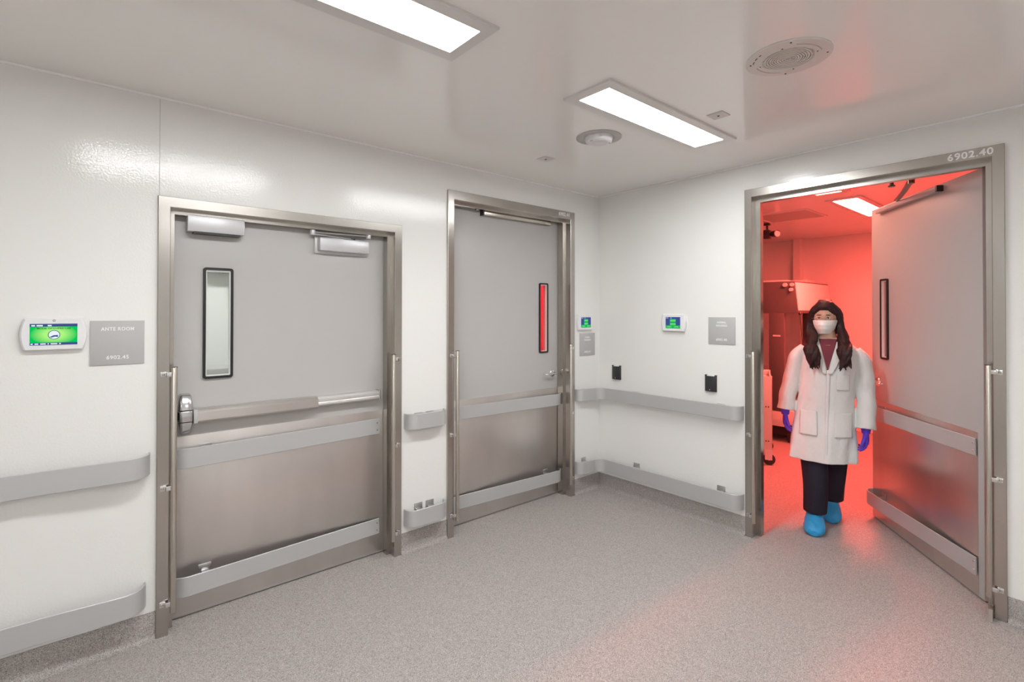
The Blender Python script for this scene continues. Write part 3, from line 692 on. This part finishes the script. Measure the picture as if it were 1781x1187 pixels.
# trolley
t = thing('utility_cart', 'pale wheeled cart just behind the left side of the open doorway', 'cart', (2.075, -.385, 0), R(24))
cx0, cx1, cy0, cy1 = -.36, .36, -.28, .28
for sx, x in ((1, cx0), (-1, cx1)):
    for sy, y in ((1, cy0), (-1, cy1)):
        k = MB(); ya, yb = sorted((y, y+sy*.115)); xa, xb = sorted((x, x+sx*.006)); xc, xd = sorted((x, x+sx*.07)); yc, yd = sorted((y, y+sy*.006))
        k.box(xa, xb, ya, yb, .17, .94); k.box(xc, xd, yc, yd, .17, .94)
        lg = k.build('leg', 'cart', t, bevel=.0015)
        for z in (.26, .62):
            for dy in (.035, .060): MB().lathe([(.0001, -.004*sx), (.006, -.003*sx), (.007, 0)], (x, y+sy*dy, z), 10, 'x').build('bolt', 'dark', lg)
for z0 in (.86, .55, .20):
    k = MB(); k.box(cx0+.007, cx1-.007, cy0+.007, cy1-.007, z0, z0+.02)
    for a in ((cx0+.007, cx0+.02, cy0+.007, cy1-.007), (cx1-.02, cx1-.007, cy0+.007, cy1-.007), (cx0+.02, cx1-.02, cy0+.007, cy0+.02), (cx0+.02, cx1-.02, cy1-.02, cy1-.007)): k.box(*a, z0+.02, z0+.075)
    k.build('tray', 'cart', t, bevel=.003)
for x in (cx0+.05, cx1-.05):
    for y in (cy0+.04, cy1-.04):
        w_ = MB().lathe([(.02, -.014), (.052, -.014), (.060, -.008), (.060, .008), (.052, .014), (.02, .014)], (x, y-.01, .060), 24, 'x', True).build('caster', 'dark', t, smooth=40)
        k = MB(); k.box(x-.022, x-.017, y-.04, y+.03, .055, .150); k.box(x+.017, x+.022, y-.04, y+.03, .055, .150); k.box(x-.03, x+.03, y-.045, y+.035, .150, .172); k.cyl((x-.024, y-.01, .06), (x+.024, y-.01, .06), .009, 10)
        k.build('caster_fork', 'chrome', w_)

# bits of the ante room seen through the left window
t = thing('wall_hook', 'small grey bracket seen at the top of the left door window', 'bracket', (-2.70, 2.10, 1.86))
box(-.16, .10, -.14, 0, .10, .13).build('arm', 'greyring', t); box(.04, .09, -.14, -.08, -.05, .10).build('drop', 'greyring', t)
t = thing('supply_box', 'low grey box seen at the bottom of the left door window', 'box', (-2.72, 1.86, 0))
box(-.30, .30, -.22, .22, 0, 1.05).build('body', 'white', t, bevel=.01); box(-.27, .05, -.20, .10, 1.05, 1.15).build('lid', 'greyring', t, bevel=.008)

# ------------------------------------------------------------------ person
person = thing('person', 'masked person with long dark hair in white lab coat walking through the red doorway', 'person', (.604, -1.66, 0), R(-71.8))
def Ux(x): return 1.035*x + .02
def Uz(z): return 1.035*z - .056
def UP(x, y, z): return Vector((Ux(x), y + .05, Uz(z)))
def oval(cx, cy, z, rx, ry, n=48, pw=2.3, f=None):
    out = []
    for i in range(n):
        t_ = 2*PI*i/n; c_, s_ = math.cos(t_), math.sin(t_)
        x = math.copysign(abs(c_)**(2/pw), c_)*rx; y = math.copysign(abs(s_)**(2/pw), s_)*ry
        d = 1 + (f(t_, z) if f else 0)
        out.append(UP(cx+x*d, cy+y*d, z))
    return out
def interp(rows, n):
    """smooth (Catmull-Rom) resampling of a list of tuples"""
    out = []
    for k in range(n):
        s_ = k/(n-1)*(len(rows)-1); i = min(int(s_), len(rows)-2); u = s_-i
        p0 = rows[max(i-1, 0)]; p1 = rows[i]; p2 = rows[i+1]; p3 = rows[min(i+2, len(rows)-1)]
        out.append(tuple(.5*((2*b)+(c-a)*u+(2*a-5*b+4*c-d)*u*u+(3*b-a-3*c+d)*u**3) for a, b, c, d in zip(p0, p1, p2, p3)))
    return out
def remesh(o, vox, smooth_it=2, shade=True):
    m_ = o.modifiers.new('remesh', 'REMESH'); m_.mode = 'VOXEL'; m_.voxel_size = vox; m_.use_smooth_shade = shade
    if smooth_it:
        s_ = o.modifiers.new('smooth', 'SMOOTH'); s_.iterations = smooth_it; s_.factor = 0.5
    return o
# --- body: one continuous surface
HC = Vector((Ux(.008), .045, Uz(1.573)))     # head centre
HYAW = R(7)
def head_pt(th, ph, ex=0.0):
    """th: angle round (0 = front), ph: -90..90; local head shape"""
    cz = math.sin(ph); cr = math.cos(ph)
    x = math.sin(th)*cr*.078; y = -math.cos(th)*cr*(.088 if math.cos(th) > 0 else .100); z = cz*(.118 if cz > 0 else .122)
    if cz < 0:
        k_ = 1 - .34*(-cz)**1.3; x *= k_; y = y*(1 - .10*(-cz)) if y < 0 else y*(1-.45*(-cz))
    front = max(0, math.cos(th))
    # cheeks / brow / eye sockets / nose
    zz = z
    sx_ = abs(x)
    y += .006*math.exp(-((zz+.005)/.014)**2)*math.exp(-((sx_-.030)/.016)**2)*front
    y -= .004*math.exp(-((zz-.022)/.012)**2)*math.exp(-(sx_/.05)**2)*front
    y -= .022*math.exp(-((zz+.038)/.015)**2)*math.exp(-(sx_/.010)**2)*front
    y -= .010*math.exp(-((zz+.015)/.022)**2)*math.exp(-(sx_/.007)**2)*front
    y -= .006*math.exp(-((zz+.070)/.010)**2)*math.exp(-(sx_/.020)**2)*front
    y -= .006*math.exp(-((zz+.105)/.014)**2)*math.exp(-(sx_/.022)**2)*front
    v = Vector((x, y, z)); 
    if ex: v += v.normalized()*ex
    v = Matrix.Rotation(-HYAW, 3, 'Z') @ v
    return HC + v
b = MB()
rings = []
for j in range(1, 32):
    ph = R(-90+180*j/32); rings.append([head_pt(2*PI*i/48, ph) for i in range(48)])
b.loft(rings)
for s in (-1, 1):   # ears
    c_ = HC + Vector((s*.074, .008, -.004)); b.tube([c_+Vector((0, 0, .028)), c_+Vector((s*.008, .006, .012)), c_+Vector((s*.006, .004, -.012)), c_+Vector((0, -.002, -.028))], [(.006, .010), (.007, .017), (.007, .014), (.005, .008)], 10)
b.tube([UP(.03, .0, 1.36), UP(.025, -.0, 1.42), UP(.015, -.008, 1.50), UP(.010, -.010, 1.54)], [(.085, .06), (.056, .055), (.050, .052), (.052, .055)], 20)
tor = interp([(-.0, 0, .80, .155, .10), (0, 0, .90, .165, .115), (.012, 0, 1.02, .135, .095), (.025, 0, 1.15, .145, .105), (.035, 0, 1.28, .158, .10), (.035, 0, 1.345, .105, .070), (.03, 0, 1.40, .06, .055)], 20)
b.loft([oval(x, y, z, rx, ry, 28, 2.2) for x, y, z, rx, ry in tor])
WL = Vector((-.252, -.035, .845)); WR = Vector((.250, -.060, .765))
armL = [(-.115, 0, 1.315), (-.178, .0, 1.23), (-.222, .01, 1.09), (-.240, -.015, .97), tuple(WL)]
armR = [(.182, 0, 1.305), (.234, .005, 1.22), (.258, .01, 1.07), (.258, -.025, .92), tuple(WR)]
for a_ in (armL, armR): b.tube([UP(*p) for p in interp(a_, 14)], [.050, .049, .047, .045, .043, .041, .039, .038, .037, .036, .034, .031, .028, .026], 16)
legF = [(-.065, .05, .84), (-.062, .02, .68), (-.055, -.035, .47), (-.048, -.060, .28), (-.045, -.055, .08)]
legB = [(.085, .05, .84), (.092, .09, .68), (.092, .13, .47), (.080, .20, .28), (.068, .27, .10)]
for l_ in (legF, legB): b.tube([Vector(p) for p in interp(l_, 14)], [.090, .088, .083, .077, .070, .062, .056, .055, .057, .056, .052, .044, .037, .033], 18)
def foot(mb, ax, ay, az, toe_y, r=1.0, lift=0):
    L_ = ay - toe_y
    rows = [(ax, ay+.060, .035+lift, .020, .024), (ax, ay+.045, .040+lift, .034, .036), (ax, ay, .048+lift*.8, .038, .046), (ax-.004, ay-L_*.35, .042+lift*.4, .041, .040), (ax-.008, ay-L_*.7, .032, .046, .030), (ax-.008, ay-L_*.93, .024, .036, .022), (ax-.006, ay-L_, .020, .014, .012)]
    rr_ = interp(rows, 16); mb.loft([[Vector((x+math.cos(2*PI*i/20)*rx*r, y, max(.002, z+math.sin(2*PI*i/20)*rz*r))) for i in range(20)] for x, y, z, rx, rz in rr_])
foot(b, -.045, -.055, .08, -.255); foot(b, .066, .27, .10, .10, lift=.035)
# bare hand cores inside the gloves
def hand(mb, wrist, sgn, r=1.0, lenk=1.0):
    """hanging hand: palm faces the thigh, thumb to the front (-y); sgn=+1 for the image-right hand"""
    w_ = Vector(wrist); inn = Vector((-sgn, 0, 0)); fw_ = Vector((0, -1, 0)); dn = Vector((0, -.10, -1)).normalized()
    rows = [(0, .022, .016), (.02, .026, .016), (.045, .036, .017), (.070, .040, .016), (.088, .038, .013)]
    pts = [w_ + dn*d for d, a, c_ in rows]; mb.tube(pts, [(c_*r, a*r) for d, a, c_ in rows], 16, side=inn)
    for k_, (off, ln) in enumerate(((.028, .066), (.009, .074), (-.010, .069), (-.027, .054))):
        base = w_ + dn*.078 + fw_*off; c1_ = .55 + .12*k_; p = [base]; ang = c1_*.5; seg = ln*lenk/3
        for s_ in range(3):
            d = (dn*math.cos(ang) + inn*math.sin(ang) + fw_*(.04*(1.5-k_))).normalized(); p.append(p[-1]+d*seg); ang += .38 + .08*k_
        mb.tube(p, [.0092*r, .0088*r, .0080*r, .0062*r], 10)
    base = w_ + dn*.025 + fw_*.020 + inn*.006
    p = [base, base + (dn*.7+fw_*.75+inn*.25).normalized()*.034, base + (dn*.7+fw_*.75+inn*.25).normalized()*.034 + (dn*.95+fw_*.25+inn*.35).normalized()*.030, base + (dn*.7+fw_*.75+inn*.25).normalized()*.034 + (dn*.95+fw_*.25+inn*.35).normalized()*.052]
    mb.tube(p, [.013*r, .0108*r, .0095*r, .007*r], 10)
hL = UP(*WL) + Vector((0, 0, .006)); hR = UP(*WR) + Vector((0, 0, .006))
hand(b, hL, -1, .9); hand(b, hR, 1, .9)
body = b.build('body', 'skin', person, smooth=0); remesh(body, .0045, 2)
for nm, hh_, sg in (('glove', hL, -1), ('glove', hR, 1)):
    k = MB(); hand(k, hh_, sg, 1.2 if sg > 0 else 1.1, 1.1); k.tube([hh_+Vector((0, .005, .06)), hh_+Vector((0, 0, .02)), hh_+Vector((0, 0, -.01))], [.034, .031, .027], 16)
    remesh(k.build(nm, 'glove', person, smooth=0), .0028, 2)
# --- face details
def onface(x, z, ex=.0):
    """point on the face surface for head-local x, z"""
    best = None
    for i in range(-40, 41):
        for j in range(-30, 31):
            th, ph = R(i*1.8), R(j*2.6); p = head_pt(th, ph); l_ = Matrix.Rotation(HYAW, 3, 'Z') @ (p-HC)
            d = (l_.x-x)**2 + (l_.z-z)**2
            if best is None or d < best[0]: best = (d, th, ph)
    return head_pt(best[1], best[2], ex)
fr_ = Matrix.Rotation(-HYAW, 3, 'Z') @ Vector((0, -1, 0)); rt_ = Matrix.Rotation(-HYAW, 3, 'Z') @ Vector((1, 0, 0))
for s in (-1, 1):
    ctr = onface(s*.031, -.002) - fr_*.006
    k = MB(); k.loft([[ctr + rt_*(.0125*math.cos(R(p_))*math.cos(2*PI*i/16)) + fr_*(.0125*math.cos(R(p_))*math.sin(2*PI*i/16)) + Vector((0, 0, .0095*math.sin(R(p_)))) for i in range(16)] for p_ in range(-80, 81, 16)])
    ey = k.build('eye', 'eyewhite', person, smooth=60)
    c2 = ctr + fr_*.0105
    MB().tube([c2-fr_*.002, c2+fr_*.0025], [.0058, .0045], 14).build('iris', 'iris', ey)
    pts = [onface(s*(.014+.008*i), .020+.003*math.sin(PI*i/4), .0015) for i in range(5)]
    MB().tube(pts, [.002, .0032, .0032, .0028, .0015], 8).build('eyebrow', 'hair', person)
    pts = [onface(s*(.019+.006*i), .002+.005*math.sin(PI*i/4), .0022) for i in range(5)]
    MB().tube(pts, .0013, 6).build('eyelid', 'hair', person)
# spectacles
k = MB()
for s in (-1, 1):
    c_ = onface(s*.032, -.004) + fr_*.016
    k.tube([c_ + rt_*.022*math.cos(2*PI*i/24) + Vector((0, 0, .015*math.sin(2*PI*i/24))) for i in range(25)], .0010, 6)
    k.tube([c_ + rt_*s*.022 + Vector((0, 0, .004)), c_ + rt_*s*.046 - fr_*.012 + Vector((0, 0, .004)), c_ + rt_*s*.047 - fr_*.085 + Vector((0, 0, .004))], .0011, 6)
k.tube([onface(-.010, -.002)+fr_*.012, onface(0, 0)+fr_*.012, onface(.010, -.002)+fr_*.012], .0010, 6)
k.build('spectacles', 'gold', person)
# mask
k = MB(); rows_ = []
NM = 14
for j in range(NM+1):
    v = j/NM; zz = -.117 + .101*v; row = []
    for i in range(25):
        a = R(-78 + 156*i/24); ph = math.asin(max(-.97, min(.9, zz/.122)))
        cr_ = math.sqrt(1-(zz/.152)**2); nar = 1 - .16*(1-v)**1.5
        p = HC + Matrix.Rotation(-HYAW, 3, 'Z') @ Vector((math.sin(a)*.0845*cr_*nar, -math.cos(a)*.0985*cr_, zz*1.03))
        l_ = p - HC
        bul = (.021*math.exp(-(a/R(38))**2))*(math.sin(PI*min(1, v*1.0))**.6 if 0 < v < 1 else 0)
        pleat = .0022*math.sin(v*PI*7)*math.cos(a)
        p = p + fr_*(bul + pleat)
        if v < .12: p.z -= .004
        row.append(p)
    rows_.append(row)
k.loft(rows_, cap=False, closed=False)
mk = k.build('face_mask', 'mask', person, smooth=60); so = mk.modifiers.new('solid', 'SOLIDIFY'); so.thickness = .002; so.offset = 1
for s in (-1, 1):
    e0 = rows_[NM-2][0 if s < 0 else 24]; e1 = rows_[2][0 if s < 0 else 24]; ear = HC + Vector((s*.083, .02, .0))
    MB().tube([e0, (e0+ear)/2+Vector((s*.003, 0, .008)), ear, (e1+ear)/2+Vector((s*.004, 0, -.012)), e1], .0014, 6).build('ear_loop', 'mask', mk)
# --- hair
k = MB(); rings = []
for j in range(1, 28):
    ph = R(-62+152*j/28); ring = []
    for i in range(48):
        th = 2*PI*i/48; p = head_pt(th, ph, .015 + .010*max(0, math.sin(ph))); l_ = Matrix.Rotation(HYAW, 3, 'Z') @ (p-HC)
        # open the face: tuck the front below the hairline inside the head
        hl = .078 - .9*max(0, abs(l_.x)-.03)
        if l_.y < .0 and l_.z < hl:
            q = head_pt(th, ph, -.012); f_ = min(1, (hl-l_.z)/.012)*min(1, -l_.y/.02)
            p = p.lerp(q, f_)
        ring.append(p)
    rings.append(ring)
k.loft(rings)
def strand(pts, r0, wav=.010, fr=2.2, ph=0.0, n=18):
    P_ = interp([tuple(p) for p in pts], n); out = []
    for i, p in enumerate(P_):
        u = i/(n-1); a = wav*u
        out.append(Vector(p) + Vector((a*math.sin(fr*2*PI*u+ph), a*.7*math.cos(fr*2*PI*u+ph), 0)))
    rad = [(r0*(.55+.6*math.sin(PI*min(1, .25+.6*i/(n-1))))*(1 if i < n*.7 else max(.16, 1-(i-n*.7)/(n*.34))), r0*.8*(1 if i < n*.7 else max(.16, 1-(i-n*.7)/(n*.34)))) for i in range(n)]
    k.tube(out, rad, 8)
rnd = random.Random(4)
for s in (-1, 1):
    for q in range(28):
        f_ = q/27; yb = -.055 + .130*f_
        top = HC + Vector((s*(.012+.02*rnd.random()), -.045+.10*f_, .112))
        side_ = HC + Vector((s*(.078+.010*rnd.random()), yb*.8+.005, .045))
        jaw = HC + Vector((s*(.088+.014*rnd.random()), yb*.6+.012, -.07))
        ls = .065 if s < 0 else .085
        sh_ = Vector((HC.x + s*(ls+.035*rnd.random()) + (0 if s < 0 else .012), -.045+.05*f_ - .02*rnd.random(), Uz(1.40)))
        e_ = rnd.random()
        if f_ < .62:
            md = Vector((HC.x + s*(.058+.070*e_)+(0 if s < 0 else .02), -.105-.008*rnd.random(), Uz(1.33)))
            en = Vector((HC.x + s*(.046+.066*e_)+(0 if s < 0 else .03), -.118, Uz(1.25-.05*rnd.random())))
            strand([top, side_, jaw, sh_, md, en], .016+.004*rnd.random(), .017, 2.2, rnd.random()*6)
        else:
            md = Vector((HC.x + s*.07, .10, Uz(1.38))); en = Vector((HC.x + s*.05, .135, Uz(1.24)))
            strand([top, side_, HC + Vector((s*.06, .085, -.07)), md, en], .018, .006, 1.4, rnd.random()*6)
for q in range(8):
    x = -.05 + .1*q/7; strand([HC + Vector((x*.5, .02, .13)), HC + Vector((x*1.1, .11, .04)), HC + Vector((x*1.3, .11, -.08)), Vector((HC.x+x*1.6, .135, Uz(1.36))), Vector((HC.x+x*1.5, .150, Uz(1.24)))], .022, .006, 1.4, q)
hr = k.build('hair', 'hair', person, smooth=60); remesh(hr, .0035, 1)
# --- shirt patch under the collar
def chest_y(x, z):
    """front surface of the coat for unscaled x, z"""
    rows = TR; 
    for a, b_ in zip(rows, rows[1:]):
        if a[2] <= z <= b_[2]:
            u = (z-a[2])/(b_[2]-a[2]); cx, cy, rx, ry = [a[i]+(b_[i]-a[i])*u for i in (0, 1, 3, 4)]
            q = min(.98, abs(x-cx)/rx); return cy - ry*(1-q**2.3)**(1/2.3)
    return -.08
def fold(t_, z):
    low = max(0, min(1, (1.05-z)/.5))
    return .050*low*math.sin(5*t_+1.2+2*z) + .030*low*math.sin(11*t_+.7-3*z) + .012*math.sin(3*t_+14*z) + .010*math.sin(9*t_-22*z)
TR = interp([(-.015, -.022, .545, .214, .188), (-.013, -.018, .62, .209, .180), (-.006, -.012, .75, .198, .160), (0, 0, .88, .186, .142), (.010, 0, 1.0, .175, .136), (.020, 0, 1.12, .172, .134), (.030, 0, 1.22, .178, .130), (.035, 0, 1.30, .182, .118), (.036, 0, 1.355, .165, .096), (.034, .004, 1.395, .115, .078), (.030, .010, 1.425, .066, .062)], 64)
k = MB(); k.loft([oval(x, y, z, rx, ry, 96, 2.3, fold) for x, y, z, rx, ry in TR])
def sleeve(path, rad, seed):
    P_ = interp(path, 26); ro = interp([(r, ) for r in rad], 26); rings = []; pts = [UP(*p) for p in P_]; prev = Vector((0, -1, 0))
    for q, p in enumerate(pts):
        t_ = (pts[min(q+1, 25)]-pts[max(q-1, 0)]).normalized(); a_ = prev - t_*prev.dot(t_); a_.normalize(); prev = a_; b_ = t_.cross(a_)
        rg = []
        for i in range(28):
            an = 2*PI*i/28; d = 1 + .055*math.sin(q*.95+2.2*math.sin(an+seed)+seed)*(.4+.6*q/25) + .03*math.sin(3*an+seed)
            rg.append(p + (a_*math.cos(an)*1.08 + b_*math.sin(an))*ro[q][0]*d)
        rings.append(rg)
    k.loft(rings); return rings[-1], pts[-1]
sL = [(-.115, 0, 1.345), (-.170, .0, 1.27), (-.208, .008, 1.12), (-.236, -.012, 1.0), (-.252, -.030, .878)]
sR = [(.185, 0, 1.335), (.232, .002, 1.25), (.252, .008, 1.08), (.256, -.022, .93), (.250, -.052, .790)]
sleeve(sL, [.050, .064, .062, .060, .060], .5); sleeve(sR, [.050, .064, .062, .060, .062], 2.1)
coat = k.build('lab_coat', 'coat', person, smooth=0); remesh(coat, .0055, 3)
def patch(outline_fn, name, m, off, th=.003, nx=12, nz=16, parent=person):
    """patch lying on the coat front; outline_fn(v) -> (x0, x1, z)"""
    rows_ = []
    for j in range(nz+1):
        x0, x1, z = outline_fn(j/nz); row = []
        for i in range(nx+1):
            x = x0 + (x1-x0)*i/nx; row.append(UP(x, chest_y(x, z)*(1+fold(0, 0)*0) - off, z))
        rows_.append(row)
    o = MB().loft(rows_, cap=False, closed=False).build(name, m, parent, smooth=60)
    s_ = o.modifiers.new('solid', 'SOLIDIFY'); s_.thickness = th; s_.offset = 0; return o
CX = .020
patch(lambda v: (CX-.001-.052*v**1.1, CX+.001+.062*v**1.1, 1.185+.235*v), 'shirt', 'shirt', .004)
lc = patch(lambda v: (CX-.006-.052*v**1.1-.010-.030*math.sin(PI*min(1, v*.9+.08)), CX-.004-.050*v**1.1, 1.170+.25*v), 'coat_lapel', 'coat', .010, .004, parent=coat)
lc = patch(lambda v: (CX+.004+.060*v**1.1, CX+.006+.062*v**1.1+.010+.034*math.sin(PI*min(1, v*.9+.08)), 1.170+.25*v), 'coat_lapel', 'coat', .010, .004, parent=coat)
patch(lambda v: (CX-.004-.020*(1-v), CX+.016-.020*(1-v), (.57+.63*v)), 'button_placket', 'coat', .007, .003, 4, 30, parent=coat)
for z in (.74, .88, 1.02, 1.15):
    xb = CX+.006-.020*(1-(z-.54)/.67); c_ = UP(xb, chest_y(xb, z)-.010, z); MB().lathe([(.0001, -.002), (.006, -.0018), (.0065, .001)], c_, 12, 'y').build('button', 'gasketinner', coat)
patch(lambda v: (-.155, -.045, .73+.17*v), 'hip_pocket', 'coat', .008, .003, parent=coat)
patch(lambda v: (.060, .170, .73+.17*v), 'hip_pocket', 'coat', .008, .003, parent=coat)
patch(lambda v: (.075, .155, 1.06+.11*v), 'chest_pocket', 'coat', .006, .003, parent=coat)
# collar band at the back of the neck
MB().tube([UP(CX-.060, -.052, 1.405), UP(CX-.070, -.01, 1.432), UP(CX-.045, .050, 1.445), UP(.030, .066, 1.448), UP(CX+.065, .050, 1.445), UP(CX+.085, -.01, 1.432), UP(CX+.072, -.052, 1.405)], [(.008, .020)]*7, 10, side=(0, 0, 1)).build('coat_collar', 'coat', coat)
# necklace
nk = [UP(CX+.003+.045*math.sin(a_), -.080+.030*(1-math.cos(a_))-.012*math.cos(a_), 1.375+.032*(1-math.cos(a_))) for a_ in [R(-80+16*i) for i in range(11)]]
MB().tube(nk, .0016, 6).build('necklace', 'gold', person)
# --- trousers
k = MB()
def leg(path, rad, seed):
    P_ = interp(path, 26); ro = interp([(r,) for r in rad], 26); rings = []
    for q, p in enumerate(P_):
        rings.append([Vector(p) + Vector((math.cos(2*PI*i/30), math.sin(2*PI*i/30)*1.05, 0))*ro[q][0]*(1+.05*math.sin(2*(2*PI*i/30)+seed+q*.15)+.03*math.sin(5*(2*PI*i/30)+q*.4+seed)) for i in range(30)])
    k.loft(rings)
leg([(-.068, .05, .84), (-.058, .02, .68), (-.045, -.035, .47), (-.040, -.055, .28), (-.040, -.050, .115)], [.105, .098, .088, .084, .082], 1)
leg([(.085, .05, .84), (.094, .09, .68), (.094, .14, .47), (.084, .20, .28), (.072, .255, .13)], [.100, .092, .082, .078, .075], 3)
k.loft([[Vector((.01+math.cos(2*PI*i/30)*rx, .05+math.sin(2*PI*i/30)*ry, z)) for i in range(30)] for z, rx, ry in ((.76, .12, .09), (.84, .165, .12), (.95, .16, .12))])
remesh(k.build('trousers', 'trouser', person, smooth=0), .006, 2)
# --- shoe covers
def bootie(ax, ay, toe_y, lift, nm):
    k = MB(); L_ = ay - toe_y
    rows = [(ay+.095, .045+lift, .020, .026), (ay+.080, .052+lift, .048, .044), (ay+.02, .062+lift*.8, .060, .060), (ay-L_*.30, .058+lift*.5, .066, .058), (ay-L_*.65, .046+lift*.2, .070, .046), (ay-L_*.92, .034, .058, .034), (ay-L_*1.04, .026, .024, .020)]
    rr_ = interp([(y, z, a, c_) for y, z, a, c_ in rows], 22)
    k.loft([[Vector((ax+math.cos(2*PI*i/32)*a*(1+.04*math.sin(9*2*PI*i/32+q*1.3)), y, max(.003 + (lift*.4 if y > ay-L_*.3 else 0), z+math.sin(2*PI*i/32)*c_*(1+.05*math.sin(7*2*PI*i/32+q*.9))))) for i in range(32)] for q, (y, z, a, c_) in enumerate(rr_)])
    k.tube([(ax, ay, .06+lift), (ax, ay+.002, .11+lift), (ax, ay+.004, .150+lift)], [(.052, .062), (.056, .060), (.060, .062)], 24)
    return remesh(k.build(nm, 'bootie', person, smooth=0), .005, 1)
bootie(-.045, -.060, -.262, 0, 'shoe_cover'); bootie(.064, .240, .075, .02, 'shoe_cover')
